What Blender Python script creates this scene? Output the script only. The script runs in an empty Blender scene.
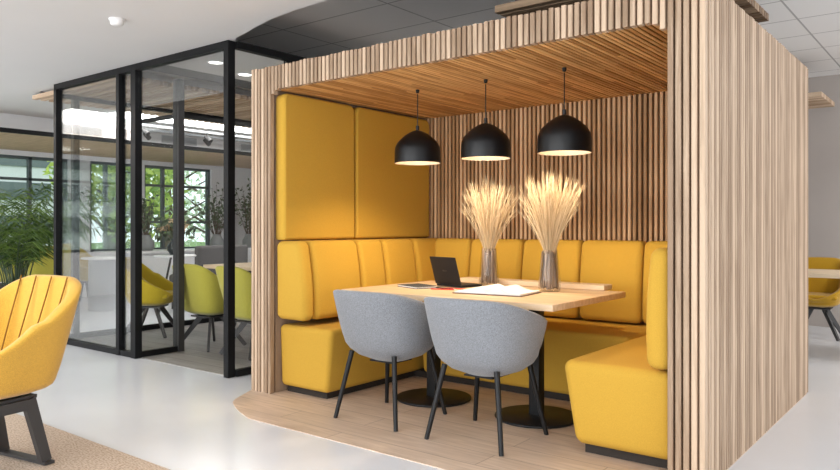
import bpy, bmesh, math, random
from mathutils import Vector, Matrix
random.seed(7)
sc = bpy.context.scene
COL = sc.collection
PI = math.pi
sin, cos = math.sin, math.cos

# ------------------------------------------------------------------ materials
def new_mat(name):
    m = bpy.data.materials.new(name)
    m.use_nodes = True
    nt = m.node_tree
    return m, nt, nt.nodes['Principled BSDF'], nt.nodes['Material Output']

def N(nt, t, **kw):
    n = nt.nodes.new(t)
    for k, v in kw.items():
        setattr(n, k, v)
    return n

def plain(name, rgb, rough=0.5, metal=0.0, spec=None, noise=0.0, nscale=30, bump=0.0, sheen=0.0):
    m, nt, b, o = new_mat(name)
    b.inputs['Base Color'].default_value = (*rgb, 1)
    b.inputs['Roughness'].default_value = rough
    b.inputs['Metallic'].default_value = metal
    if spec is not None:
        b.inputs['Specular IOR Level'].default_value = spec
    if sheen:
        b.inputs['Sheen Weight'].default_value = sheen
        b.inputs['Sheen Roughness'].default_value = 0.5
    if noise or bump:
        tc = N(nt, 'ShaderNodeTexCoord')
        nz = N(nt, 'ShaderNodeTexNoise')
        nz.inputs['Scale'].default_value = nscale
        nz.inputs['Detail'].default_value = 4
        nt.links.new(tc.outputs['Object'], nz.inputs['Vector'])
        if noise:
            r = N(nt, 'ShaderNodeValToRGB')
            r.color_ramp.elements[0].position = 0.3
            r.color_ramp.elements[1].position = 0.7
            r.color_ramp.elements[0].color = (*[c * (1 - noise) for c in rgb], 1)
            r.color_ramp.elements[1].color = (*[min(1, c * (1 + noise)) for c in rgb], 1)
            nt.links.new(nz.outputs['Fac'], r.inputs['Fac'])
            nt.links.new(r.outputs['Color'], b.inputs['Base Color'])
        if bump:
            bp = N(nt, 'ShaderNodeBump')
            bp.inputs['Strength'].default_value = bump
            bp.inputs['Distance'].default_value = 0.004
            nt.links.new(nz.outputs['Fac'], bp.inputs['Height'])
            nt.links.new(bp.outputs['Normal'], b.inputs['Normal'])
    return m

def fabric(name, rgb, var=0.25, scale=420, bump=0.35, sheen=0.25, rough=0.9):
    """woven upholstery: fine two-tone weave and a little relief"""
    m, nt, b, o = new_mat(name)
    tc = N(nt, 'ShaderNodeTexCoord')
    nz = N(nt, 'ShaderNodeTexNoise'); nz.inputs['Scale'].default_value = scale; nz.inputs['Detail'].default_value = 2
    n2 = N(nt, 'ShaderNodeTexNoise'); n2.inputs['Scale'].default_value = scale * 0.45; n2.inputs['Detail'].default_value = 2
    nt.links.new(tc.outputs['Object'], nz.inputs['Vector']); nt.links.new(tc.outputs['Object'], n2.inputs['Vector'])
    ad = N(nt, 'ShaderNodeMath', operation='ADD'); nt.links.new(nz.outputs['Fac'], ad.inputs[0]); nt.links.new(n2.outputs['Fac'], ad.inputs[1])
    hv = N(nt, 'ShaderNodeMath', operation='MULTIPLY'); hv.inputs[1].default_value = 0.5; nt.links.new(ad.outputs[0], hv.inputs[0])
    r = N(nt, 'ShaderNodeValToRGB')
    r.color_ramp.elements[0].position = 0.36; r.color_ramp.elements[1].position = 0.64
    r.color_ramp.elements[0].color = (*[c * (1 - var) for c in rgb], 1)
    r.color_ramp.elements[1].color = (*[min(1, c * (1 + var)) for c in rgb], 1)
    nt.links.new(hv.outputs[0], r.inputs['Fac']); nt.links.new(r.outputs['Color'], b.inputs['Base Color'])
    bp = N(nt, 'ShaderNodeBump'); bp.inputs['Strength'].default_value = bump; bp.inputs['Distance'].default_value = 0.002
    nt.links.new(hv.outputs[0], bp.inputs['Height']); nt.links.new(bp.outputs['Normal'], b.inputs['Normal'])
    b.inputs['Roughness'].default_value = rough
    b.inputs['Sheen Weight'].default_value = sheen
    b.inputs['Specular IOR Level'].default_value = 0.15
    return m

def wood(name, dark, light, axis='Z', rough=0.55, grain=1.0, island=0.5, hue=0.0, knots=True):
    """planed timber: grain stretched along AXIS, tone varying from strip to strip"""
    m, nt, b, o = new_mat(name)
    tc = N(nt, 'ShaderNodeTexCoord')
    geo = N(nt, 'ShaderNodeNewGeometry')
    off = N(nt, 'ShaderNodeVectorMath', operation='MULTIPLY_ADD')
    off.inputs[1].default_value = (1, 1, 1)
    cmb = N(nt, 'ShaderNodeCombineXYZ')
    ml = N(nt, 'ShaderNodeMath', operation='MULTIPLY'); ml.inputs[1].default_value = 37.0
    nt.links.new(geo.outputs['Random Per Island'], ml.inputs[0])
    for i in range(3): nt.links.new(ml.outputs[0], cmb.inputs[i])
    nt.links.new(tc.outputs['Object'], off.inputs[0]); nt.links.new(cmb.outputs[0], off.inputs[2])
    mp = N(nt, 'ShaderNodeMapping')
    s = [26.0 * grain] * 3
    s['XYZ'.index(axis)] = 1.6 * grain
    mp.inputs['Scale'].default_value = s
    nt.links.new(off.outputs[0], mp.inputs['Vector'])
    nz = N(nt, 'ShaderNodeTexNoise'); nz.inputs['Scale'].default_value = 1.6; nz.inputs['Detail'].default_value = 5; nz.inputs['Distortion'].default_value = 0.6
    nt.links.new(mp.outputs[0], nz.inputs['Vector'])
    mx = N(nt, 'ShaderNodeMath', operation='MULTIPLY_ADD')
    mx.inputs[1].default_value = island; mx.inputs[2].default_value = -island / 2
    nt.links.new(geo.outputs['Random Per Island'], mx.inputs[0])
    ad = N(nt, 'ShaderNodeMath', operation='ADD', use_clamp=True)
    nt.links.new(nz.outputs['Fac'], ad.inputs[0]); nt.links.new(mx.outputs[0], ad.inputs[1])
    r = N(nt, 'ShaderNodeValToRGB')
    r.color_ramp.elements[0].position = 0.25; r.color_ramp.elements[1].position = 0.75
    r.color_ramp.elements[0].color = (*dark, 1); r.color_ramp.elements[1].color = (*light, 1)
    nt.links.new(ad.outputs[0], r.inputs['Fac'])
    nt.links.new(r.outputs['Color'], b.inputs['Base Color'])
    b.inputs['Roughness'].default_value = rough
    b.inputs['Specular IOR Level'].default_value = 0.3
    bp = N(nt, 'ShaderNodeBump'); bp.inputs['Strength'].default_value = 0.15; bp.inputs['Distance'].default_value = 0.002
    nt.links.new(nz.outputs['Fac'], bp.inputs['Height']); nt.links.new(bp.outputs['Normal'], b.inputs['Normal'])
    return m

def planks(name, c1, c2, mortar, length=1.4, width=0.18, rough=0.45, gap=0.003):
    m, nt, b, o = new_mat(name)
    tc = N(nt, 'ShaderNodeTexCoord')
    br = N(nt, 'ShaderNodeTexBrick')
    br.offset = 0.37; br.inputs['Scale'].default_value = 1
    br.inputs['Color1'].default_value = (*c1, 1); br.inputs['Color2'].default_value = (*c2, 1); br.inputs['Mortar'].default_value = (*mortar, 1)
    br.inputs['Mortar Size'].default_value = gap; br.inputs['Brick Width'].default_value = length; br.inputs['Row Height'].default_value = width
    br.inputs['Bias'].default_value = 0.0
    nt.links.new(tc.outputs['Object'], br.inputs['Vector'])
    mp = N(nt, 'ShaderNodeMapping'); mp.inputs['Scale'].default_value = (2.2, 24, 1)
    nt.links.new(tc.outputs['Object'], mp.inputs['Vector'])
    nz = N(nt, 'ShaderNodeTexNoise'); nz.inputs['Scale'].default_value = 1.4; nz.inputs['Detail'].default_value = 6; nz.inputs['Distortion'].default_value = 0.8
    nt.links.new(mp.outputs[0], nz.inputs['Vector'])
    r = N(nt, 'ShaderNodeValToRGB')
    r.color_ramp.elements[0].position = 0.3; r.color_ramp.elements[0].color = (0.78, 0.75, 0.72, 1)
    r.color_ramp.elements[1].position = 0.65; r.color_ramp.elements[1].color = (1, 1, 1, 1)
    nt.links.new(nz.outputs['Fac'], r.inputs['Fac'])
    mx = N(nt, 'ShaderNodeMixRGB', blend_type='MULTIPLY'); mx.inputs['Fac'].default_value = 1
    nt.links.new(br.outputs['Color'], mx.inputs['Color1']); nt.links.new(r.outputs['Color'], mx.inputs['Color2'])
    nt.links.new(mx.outputs[0], b.inputs['Base Color'])
    b.inputs['Roughness'].default_value = rough
    return m

def glass_mat(name, tint=(0.98, 0.988, 0.988), refl=0.45, rough=0.0):
    """thin pane: mostly clear with a Fresnel sheen"""
    m, nt, b, o = new_mat(name)
    nt.nodes.remove(b)
    tr = N(nt, 'ShaderNodeBsdfTransparent'); tr.inputs['Color'].default_value = (*tint, 1)
    gl = N(nt, 'ShaderNodeBsdfGlossy'); gl.inputs['Roughness'].default_value = rough
    lw = N(nt, 'ShaderNodeFresnel'); lw.inputs['IOR'].default_value = 1.45
    ml = N(nt, 'ShaderNodeMath', operation='MULTIPLY'); ml.inputs[1].default_value = refl
    nt.links.new(lw.outputs[0], ml.inputs[0])
    mx = N(nt, 'ShaderNodeMixShader')
    nt.links.new(ml.outputs[0], mx.inputs['Fac']); nt.links.new(tr.outputs[0], mx.inputs[1]); nt.links.new(gl.outputs[0], mx.inputs[2])
    nt.links.new(mx.outputs[0], o.inputs['Surface'])
    return m

def emit(name, rgb, s):
    m, nt, b, o = new_mat(name)
    b.inputs['Base Color'].default_value = (*rgb, 1)
    b.inputs['Emission Color'].default_value = (*rgb, 1)
    b.inputs['Emission Strength'].default_value = s
    return m

def leafmat(name, dark, light, rough=0.5, trans=0.0):
    m, nt, b, o = new_mat(name)
    geo = N(nt, 'ShaderNodeNewGeometry')
    r = N(nt, 'ShaderNodeValToRGB')
    r.color_ramp.elements[0].color = (*dark, 1); r.color_ramp.elements[1].color = (*light, 1)
    nt.links.new(geo.outputs['Random Per Island'], r.inputs['Fac'])
    nt.links.new(r.outputs['Color'], b.inputs['Base Color'])
    b.inputs['Roughness'].default_value = rough
    if trans:
        t = N(nt, 'ShaderNodeBsdfTranslucent'); nt.links.new(r.outputs['Color'], t.inputs['Color'])
        mx = N(nt, 'ShaderNodeMixShader'); mx.inputs['Fac'].default_value = trans
        nt.links.new(b.outputs[0], mx.inputs[1]); nt.links.new(t.outputs[0], mx.inputs[2]); nt.links.new(mx.outputs[0], o.inputs['Surface'])
    return m

M = {}
M['slat'] = wood('pale_ash_slat', (0.285, 0.19, 0.122), (0.58, 0.43, 0.305), 'Z', island=0.55)
M['slat_y'] = wood('oak_ceiling_slat', (0.40, 0.20, 0.065), (0.76, 0.47, 0.20), 'Y', island=0.6)
M['slat_in'] = wood('oak_inner_slat', (0.36, 0.205, 0.095), (0.68, 0.45, 0.26), 'Z', island=0.6)
M['slat_x'] = wood('pale_raft_slat', (0.40, 0.27, 0.17), (0.66, 0.50, 0.36), 'X', island=0.6)
M['lining'] = wood('oak_lining', (0.30, 0.17, 0.09), (0.45, 0.28, 0.16), 'Z', island=0.0, rough=0.7)
M['board'] = wood('mid_brown_board', (0.26, 0.175, 0.115), (0.36, 0.25, 0.17), 'Z', island=0.0, rough=0.8)
M['backing'] = wood('dark_backing_board', (0.055, 0.03, 0.016), (0.10, 0.055, 0.03), 'Z', island=0.0, rough=0.8)
M['yellow'] = fabric('mustard_upholstery', (0.54, 0.32, 0.045), var=0.08, scale=500, bump=0.15, sheen=0.02)
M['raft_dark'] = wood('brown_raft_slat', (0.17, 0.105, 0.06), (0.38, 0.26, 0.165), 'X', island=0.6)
M['front_board'] = plain('dark_brown_board', (0.10, 0.058, 0.033), 0.8)
M['yellow_tweed'] = fabric('yellow_tweed', (0.58, 0.33, 0.05), var=0.26, scale=620, bump=0.4)
M['seam'] = plain('dark_seam', (0.20, 0.09, 0.006), 0.9)
M['piping'] = plain('piping', (0.45, 0.21, 0.012), 0.8)
M['grey'] = fabric('grey_wool', (0.215, 0.225, 0.245), var=0.32, scale=420, bump=0.5)
M['lime'] = fabric('lime_fabric', (0.40, 0.365, 0.06), var=0.15)
M['olive'] = fabric('olive_yellow_fabric', (0.46, 0.33, 0.02), var=0.15)
M['mustard'] = fabric('dark_mustard_fabric', (0.45, 0.25, 0.015), var=0.12)
M['black'] = plain('black_powder_coat', (0.009, 0.009, 0.010), 0.45, spec=0.3)
M['frame_black'] = plain('black_steel_frame', (0.007, 0.007, 0.008), 0.5, spec=0.2)
M['charcoal'] = plain('charcoal_metal', (0.035, 0.033, 0.034), 0.45)
M['plinth'] = plain('dark_plinth', (0.02, 0.014, 0.01), 0.8)
M['lamp_black'] = plain('matt_black_lamp', (0.005, 0.005, 0.006), 0.38, spec=0.3)
M['lamp_in'] = plain('white_lamp_inside', (0.85, 0.78, 0.68), 0.5)
M['bulb'] = emit('warm_bulb', (1.0, 0.72, 0.42), 22)
M['floor'] = plain('white_epoxy', (0.74, 0.755, 0.79), 0.22, noise=0.025, nscale=1.5)
M['wall'] = plain('white_paint', (0.74, 0.74, 0.75), 0.7, noise=0.01, nscale=3)
M['wall_grey'] = plain('warm_grey_paint', (0.40, 0.355, 0.325), 0.8, noise=0.03, nscale=2)
M['soffit'] = plain('soffit_plaster', (0.71, 0.705, 0.70), 0.85, noise=0.01, nscale=2)
M['beam'] = plain('dark_grey_paint', (0.10, 0.10, 0.105), 0.7)
M['oak'] = wood('oak_table_top', (0.53, 0.36, 0.21), (0.74, 0.56, 0.38), 'X', island=0.0, grain=0.8, rough=0.4)
M['oak_light'] = wood('light_oak', (0.66, 0.50, 0.33), (0.82, 0.66, 0.47), 'X', island=0.0)
M['planks'] = planks('oak_plank_floor', (0.72, 0.565, 0.44), (0.64, 0.49, 0.38), (0.42, 0.31, 0.235))
M['planks_grey'] = planks('grey_plank_floor', (0.40, 0.38, 0.37), (0.30, 0.29, 0.285), (0.12, 0.11, 0.11))
M['glass'] = glass_mat('partition_glass')
M['winglass'] = glass_mat('window_glass', (0.9, 0.95, 0.94), 0.6)
M['vase'] = glass_mat('vase_glass', (0.985, 0.985, 0.98), 0.3)
M['straw'] = leafmat('dry_straw', (0.46, 0.32, 0.17), (0.86, 0.72, 0.49), 0.85, 0.15)
M['stalk'] = leafmat('grey_brown_stalk', (0.13, 0.09, 0.065), (0.42, 0.32, 0.25), 0.9)
M['paper'] = plain('white_paper', (0.80, 0.80, 0.80), 0.6)
M['print'] = plain('grey_print', (0.55, 0.55, 0.57), 0.6)
M['cover'] = plain('brown_book_cover', (0.16, 0.10, 0.06), 0.6)
M['laptop'] = plain('black_laptop', (0.014, 0.013, 0.014), 0.45, spec=0.25)
M['emblem'] = plain('dull_emblem', (0.06, 0.05, 0.045), 0.4, metal=0.6)
M['screen'] = plain('dark_screen', (0.01, 0.01, 0.012), 0.1)
M['keys'] = plain('keys', (0.03, 0.03, 0.03), 0.5)
M['darkgrey'] = plain('dark_grey_cover', (0.06, 0.063, 0.066), 0.8, spec=0.1)
M['red'] = plain('red_pencil', (0.60, 0.04, 0.03), 0.4)
M['leaf'] = leafmat('palm_green', (0.015, 0.05, 0.012), (0.14, 0.22, 0.04), 0.45, 0.25)
M['leaf2'] = leafmat('grey_green', (0.035, 0.06, 0.03), (0.14, 0.19, 0.10), 0.5, 0.2)
M['tree'] = leafmat('tree_green', (0.16, 0.30, 0.05), (0.70, 0.80, 0.20), 0.6, 0.4)
M['tree2'] = leafmat('tree_pale_green', (0.42, 0.55, 0.35), (0.85, 0.92, 0.75), 0.6, 0.4)
M['bark'] = plain('bark', (0.10, 0.07, 0.05), 0.9, noise=0.3)
M['soil'] = plain('soil', (0.03, 0.02, 0.015), 0.95, noise=0.4, nscale=60)
M['petal'] = leafmat('beige_petals', (0.55, 0.36, 0.20), (0.80, 0.66, 0.46), 0.7, 0.2)
M['darkglass'] = plain('dark_vase', (0.02, 0.03, 0.035), 0.15)
M['greyvase'] = plain('grey_vase', (0.20, 0.21, 0.21), 0.4)
M['white'] = plain('white_plastic', (0.80, 0.80, 0.80), 0.4)
M['downlight'] = emit('downlight', (1, 0.96, 0.9), 6)
M['duct'] = plain('grey_duct', (0.38, 0.40, 0.42), 0.5)
M['sofa_grey'] = fabric('dark_grey_sofa', (0.09, 0.085, 0.085), var=0.2)
M['outframe'] = plain('window_frame_grey', (0.075, 0.095, 0.10), 0.5)
M['concrete'] = plain('pale_render', (0.62, 0.64, 0.64), 0.8, noise=0.05, nscale=1)
M['facadeglass'] = plain('facade_glazing', (0.10, 0.13, 0.13), 0.2)
M['grass'] = plain('lawn', (0.12, 0.22, 0.05), 0.9, noise=0.3, nscale=4)

def rug_mat():
    m, nt, b, o = new_mat('woven_sisal')
    tc = N(nt, 'ShaderNodeTexCoord')
    mp = N(nt, 'ShaderNodeMapping'); mp.inputs['Scale'].default_value = (55, 140, 1); nt.links.new(tc.outputs['Object'], mp.inputs['Vector'])
    nz = N(nt, 'ShaderNodeTexNoise'); nz.inputs['Scale'].default_value = 1; nz.inputs['Detail'].default_value = 3; nt.links.new(mp.outputs[0], nz.inputs['Vector'])
    r = N(nt, 'ShaderNodeValToRGB'); r.color_ramp.elements[0].position = 0.35; r.color_ramp.elements[1].position = 0.65
    r.color_ramp.elements[0].color = (0.36, 0.27, 0.20, 1); r.color_ramp.elements[1].color = (0.64, 0.53, 0.43, 1)
    nt.links.new(nz.outputs['Fac'], r.inputs['Fac']); nt.links.new(r.outputs[0], b.inputs['Base Color'])
    bp = N(nt, 'ShaderNodeBump'); bp.inputs['Strength'].default_value = 0.6; bp.inputs['Distance'].default_value = 0.006
    nt.links.new(nz.outputs['Fac'], bp.inputs['Height']); nt.links.new(bp.outputs[0], b.inputs['Normal'])
    b.inputs['Roughness'].default_value = 0.95
    return m
M['rug'] = rug_mat()

def tile_mat():
    """white mineral ceiling tiles with thin joints"""
    m, nt, b, o = new_mat('ceiling_tiles')
    tc = N(nt, 'ShaderNodeTexCoord')
    br = N(nt, 'ShaderNodeTexBrick'); br.offset = 0.0
    br.inputs['Color1'].default_value = (0.82, 0.805, 0.79, 1); br.inputs['Color2'].default_value = (0.80, 0.785, 0.77, 1); br.inputs['Mortar'].default_value = (0.42, 0.41, 0.40, 1)
    br.inputs['Scale'].default_value = 1; br.inputs['Mortar Size'].default_value = 0.008; br.inputs['Brick Width'].default_value = 1.2; br.inputs['Row Height'].default_value = 0.6
    nt.links.new(tc.outputs['Object'], br.inputs['Vector']); nt.links.new(br.outputs['Color'], b.inputs['Base Color'])
    b.inputs['Roughness'].default_value = 0.9
    return m
M['tiles'] = tile_mat()

# ------------------------------------------------------------------ mesh builder
class MB:
    def __init__(s):
        s.v, s.f, s.m, s.s = [], [], [], []
    def add(s, vs, fs, m=0, smooth=False):
        k = len(s.v)
        s.v += [tuple(p) for p in vs]
        for f in fs:
            s.f.append([k + i for i in f]); s.m.append(m); s.s.append(smooth)
    def box(s, x0, x1, y0, y1, z0, z1, m=0):
        v = [(x, y, z) for x in (x0, x1) for y in (y0, y1) for z in (z0, z1)]
        s.add(v, [(0, 1, 3, 2), (4, 6, 7, 5), (0, 4, 5, 1), (2, 3, 7, 6), (0, 2, 6, 4), (1, 5, 7, 3)], m)
    def slat(s, axis, a, b, u0, u1, w0, w1, m=0, c=0.003, sl=0):
        """bar along AXIS from a to b with chamfered long edges; u, w are the two other axes in xyz order"""
        sec = [(u0 + c, w0), (u1 - c, w0), (u1, w0 + c), (u1, w1 - c), (u1 - c, w1), (u0 + c, w1), (u0, w1 - c), (u0, w0 + c)]
        def P(t, u, w):
            return {'X': (t, u, w), 'Y': (u, t, w), 'Z': (u, w, t)}[axis]
        v = [P(a, *q) for q in sec] + [P(b, *q) for q in sec]
        f = [(i, (i + 1) % 8, 8 + (i + 1) % 8, 8 + i) for i in range(8)] + [tuple(range(7, -1, -1)), tuple(range(8, 16))]
        s.add(v, f, m)
    def rbox(s, x0, x1, y0, y1, z0, z1, r, n=6, m=0, fn=None, k=4):
        """rounded box, FN(x,y,z) moves the points afterwards"""
        lo, hi = (x0, y0, z0), (x1, y1, z1)
        ts = [1 - cos(PI / 2 * i / k) if False else math.tan(PI / 4 * i / k) * 0.5 if False else i / k for i in range(k + 1)]
        def samp(a):
            A = [lo[a] + r * (1 - math.tan(PI / 4 * (1 - t))) for t in ts]
            B = [hi[a] - r * (1 - math.tan(PI / 4 * (1 - t))) for t in reversed(ts)]
            mid = [lo[a] + r + (hi[a] - lo[a] - 2 * r) * i / n for i in range(1, n)]
            return A + mid + B
        S = [samp(a) for a in range(3)]
        key, vs, fs = {}, [], []
        def vert(p):
            q = [min(max(p[i], lo[i] + r), hi[i] - r) for i in range(3)]
            d = Vector([p[i] - q[i] for i in range(3)])
            if d.length > 1e-9: d.normalize()
            w = [q[i] + d[i] * r for i in range(3)]
            kk = tuple(round(c, 5) for c in w)
            if kk not in key:
                key[kk] = len(vs); vs.append(fn(*w) if fn else tuple(w))
            return key[kk]
        for a in range(3):
            b_, c_ = (a + 1) % 3, (a + 2) % 3
            for side in (0, 1):
                pa = (lo, hi)[side][a]
                for i in range(len(S[b_]) - 1):
                    for j in range(len(S[c_]) - 1):
                        q = []
                        for (di, dj) in ((0, 0), (1, 0), (1, 1), (0, 1)):
                            p = [0, 0, 0]; p[a] = pa; p[b_] = S[b_][i + di]; p[c_] = S[c_][j + dj]
                            q.append(vert(p))
                        if not side: q.reverse()
                        q2 = []
                        for t in q:
                            if t not in q2: q2.append(t)
                        if len(q2) > 2: fs.append(q2)
        s.add(vs, fs, m, True)
    def tube(s, pts, r, n=8, m=0, caps=True, smooth=True):
        pts = [Vector(p) for p in pts]
        rs = r if isinstance(r, (list, tuple)) else [r] * len(pts)
        vs, up = [], None
        for i, p in enumerate(pts):
            d = (pts[min(i + 1, len(pts) - 1)] - pts[max(i - 1, 0)]).normalized()
            if up is None:
                up = Vector((0, 0, 1)) if abs(d.z) < 0.9 else Vector((1, 0, 0))
            a = d.cross(up)
            if a.length < 1e-6: a = d.cross(Vector((0, 1, 0)))
            a.normalize(); b = a.cross(d).normalized(); up = b
            for j in range(n):
                t = 2 * PI * j / n
                vs.append(p + a * (rs[i] * cos(t)) + b * (rs[i] * sin(t)))
        fs = []
        for i in range(len(pts) - 1):
            for j in range(n):
                fs.append((i * n + j, i * n + (j + 1) % n, (i + 1) * n + (j + 1) % n, (i + 1) * n + j))
        s.add(vs, fs, m, smooth)
        if caps:
            k = len(pts) - 1
            s.add([vs[j] for j in range(n)], [tuple(range(n - 1, -1, -1))], m)
            s.add([vs[k * n + j] for j in range(n)], [tuple(range(n))], m)
    def bar(s, p, q, w, t, side, m=0, w2=None):
        """flat bar from p to q: width w along SIDE, thickness t across; w2 = width at q"""
        p, q = Vector(p), Vector(q); d = (q - p).normalized()
        sd = Vector(side); sd = (sd - d * sd.dot(d)).normalized(); th = d.cross(sd)
        w2 = w if w2 is None else w2
        v = []
        for c, ww in ((p, w), (q, w2)):
            for a, b in ((-1, -1), (1, -1), (1, 1), (-1, 1)):
                v.append(c + sd * (a * ww / 2) + th * (b * t / 2))
        s.add(v, [(3, 2, 1, 0), (4, 5, 6, 7), (0, 1, 5, 4), (1, 2, 6, 5), (2, 3, 7, 6), (3, 0, 4, 7)], m)
    def lathe(s, prof, cx=0, cy=0, n=32, m=0, smooth=True, cap0=False, cap1=False):
        vs = [(cx + r * cos(2 * PI * j / n), cy + r * sin(2 * PI * j / n), z) for r, z in prof for j in range(n)]
        fs = [(i * n + j, i * n + (j + 1) % n, (i + 1) * n + (j + 1) % n, (i + 1) * n + j) for i in range(len(prof) - 1) for j in range(n)]
        s.add(vs, fs, m, smooth)
        if cap0: s.add(vs[:n], [tuple(range(n - 1, -1, -1))], m)
        if cap1: s.add(vs[-n:], [tuple(range(n))], m)
    def prism(s, poly, z0, z1, m=0):
        n = len(poly)
        v = [(x, y, z0) for x, y in poly] + [(x, y, z1) for x, y in poly]
        s.add(v, [tuple(range(n - 1, -1, -1)), tuple(range(n, 2 * n))] + [(i, (i + 1) % n, n + (i + 1) % n, n + i) for i in range(n)], m)
    def build(s, name, mats, parent=None, world=False, loc=(0, 0, 0), fix=False):
        """one mesh object; WORLD: the points are world ones and the parent stands unrotated"""
        me = bpy.data.meshes.new(name)
        o = Vector(parent.location) if (parent is not None and world) else Vector(loc)
        if parent is not None and world and parent.parent is not None: o = o + Vector(parent.parent.location)
        vs = [(p[0] - o.x, p[1] - o.y, p[2] - o.z) for p in s.v] if world or parent is None else s.v
        me.from_pydata(vs, [], s.f)
        for x in (mats if isinstance(mats, (list, tuple)) else [mats]): me.materials.append(x)
        me.polygons.foreach_set('material_index', s.m)
        me.polygons.foreach_set('use_smooth', s.s)
        if fix:
            bm = bmesh.new(); bm.from_mesh(me); bmesh.ops.remove_doubles(bm, verts=bm.verts, dist=1e-5)
            bmesh.ops.recalc_face_normals(bm, faces=bm.faces); bm.to_mesh(me); bm.free()
        me.update()
        ob = bpy.data.objects.new(name, me); COL.objects.link(ob)
        if parent is not None:
            ob.parent = parent
        else:
            ob.location = o
        return ob

def tag(o, label, cat, group=None, kind=None):
    if label: o['label'] = label
    if cat: o['category'] = cat
    if group: o['group'] = group
    if kind: o['kind'] = kind
    return o
def thing(name, label, cat, loc=(0, 0, 0), rz=0, group=None):
    o = bpy.data.objects.new(name, None); COL.objects.link(o)
    o.location = loc; o.rotation_euler = (0, 0, rz); o.empty_display_size = 0.1
    return tag(o, label, cat, group)
def dup(root, loc, rz=0, label=None):
    def rec(o, par):
        c = o.copy(); COL.objects.link(c)
        if par is not None: c.parent = par
        for ch in list(o.children): rec(ch, c)
        return c
    kids = list(root.children)
    r = root.copy(); COL.objects.link(r); r.location = loc; r.rotation_euler = (0, 0, rz)
    for ch in kids: rec(ch, r)
    if label: r['label'] = label
    return r
def struct(name, mb, mats, loc=(0, 0, 0), label=None):
    o = mb.build(name, mats, loc=loc); o['kind'] = 'structure'
    if label: o['label'] = label
    return o

# ------------------------------------------------------------------ layout numbers (metres; camera at the origin, 1.15 m up)
BX0, BX1 = -4.03, -0.945        # booth, outside
BY0, BYB, BY1 = 3.233, 4.94, 5.57   # front, inner back, outer back
BH, BC = 2.237, 2.078           # top, ceiling
IX0, IX1 = -3.83, -1.115        # inside faces
P = 0.038                       # slat pitch
CEIL, SOF = 2.86, 2.555
GX0, GX1, GY = -7.25, -4.475, 3.41
WX = -11.5

# ------------------------------------------------------------------ setting
b = MB(); b.box(-12, 6, -6, 9.6, -0.15, 0); struct('floor', b, M['floor'])
# plank inlay of the booth: a thin vinyl plank field with a rounded outer corner
b = MB()
poly = [(BX1, BY0 - 0.0), (BX1, 5.5), (BX0, 5.5), (-4.03, 3.24), (-3.90, 3.0)]
for i in range(7):
    t = i / 6; poly.append((-3.90 + 0.45 * t ** 1.2, 3.0 - 0.25 * t ** 0.8))
poly += [(-0.95, 2.735)]
b.prism(poly, 0.0, 0.004); struct('floor', b, M['planks'])
b = MB(); b.box(GX0, GX1, GY + 0.02, 6.6, 0.0, 0.004); struct('floor', b, M['planks_grey'])

# ceilings: high tiled one, lower plaster soffit with a rounded corner
b = MB(); b.box(-12, 6, -6, 9.6, CEIL, CEIL + 0.1); struct('ceiling', b, M['tiles'])
b = MB()
pts = [(-12, -6), (-0.9, -6), (-0.9, 3.12), (-2.9, 3.15), (-3.25, 3.17)]
pts += [(-3.55, 3.19), (-3.80, 3.225), (-4.0, 3.275), (-4.2, 3.335), (-4.40, 3.39), (-4.47, 3.44)]
pts += [(-5.6, 3.44), (-7.30, 3.44), (-7.30, 9.6), (-12, 9.6)]
b.prism(pts, SOF, CEIL - 0.005); struct('ceiling', b, M['soffit'])

# west wall with windows (x = WX), z rows
def wbox(y0, y1, z0, z1, mm=0, d=0.2): b.box(WX - d, WX, y0, y1, z0, z1, mm)
b = MB()
wbox(-6, 9.6, 2.22, CEIL); wbox(-6, 9.6, 0, 0.72)
for y0, y1 in ((-6, -2), (2.2, 2.5), (5.60, 5.95), (6.80, 6.92), (8.30, 9.6)):
    wbox(y0, y1, 0.72, 2.22)
struct('wall_west', b, M['wall'])
b = MB(); b.box(-11.7, 6, 9.3, 9.5, 0, CEIL); struct('wall_north', b, M['wall_grey'])
def window(n, y0, y1, mull, trans, zt=2.22, zb=0.72):
    f = MB(); t = 0.045
    x0, x1 = WX - 0.13, WX - 0.05
    f.box(x0, x1, y0, y1, zb, zb + t); f.box(x0, x1, y0, y1, zt - t, zt)
    f.box(x0, x1, y0, y0 + t, zb, zt); f.box(x0, x1, y1 - t, y1, zb, zt)
    for y in mull: f.box(x0, x1, y - t / 2, y + t / 2, zb, zt)
    for z in trans: f.box(x0, x1, y0, y1, z - 0.02, z + 0.02)
    o = struct('window_%d' % n, f, M['outframe'], loc=(WX, y0, zb))
    g = MB(); g.box(WX - 0.095, WX - 0.085, y0 + 0.02, y1 - 0.02, zb + 0.02, zt - 0.02)
    g.build('pane', M['winglass'], o, world=True)
window(1, -2, 2.2, (-0.6, 0.8), (1.87,))
window(2, 2.5, 5.60, (3.4, 4.2, 5.03), (1.87,))
window(3, 5.95, 6.80, (6.25,), ())
window(4, 6.92, 8.30, (7.32,), (1.87, 1.22))
# wood-faced bulkhead and white duct along the windows
b = MB()
y = -2.0
b.box(-11.45, -9.35, -2, 9.2, 2.29, 2.33)
b.box(-9.35, -9.31, -2, 9.2, 2.285, 2.34, 1)
struct('trim_1', b, [M['slat_x'], M['frame_black']])
b = MB(); b.box(-10.6, -9.6, -2, 9.2, 2.345, SOF)
for k in range(7):
    b.box(-9.62, -9.59, -1.2 + k * 1.45, -0.6 + k * 1.45, 2.39, 2.50, 1)
struct('trim_2', b, [M['wall'], M['duct']])
# dark painted beam over the glass room
b = MB(); b.box(-6.10, -5.62, GY + 0.05, 9.25, 2.60, CEIL - 0.01); struct('trim_3', b, M['beam'])
b = MB(); b.box(-5.62, GX1 - 0.04, GY + 0.05, 6.6, 2.557, 2.575); struct('ceiling', b, M['soffit'])

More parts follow.
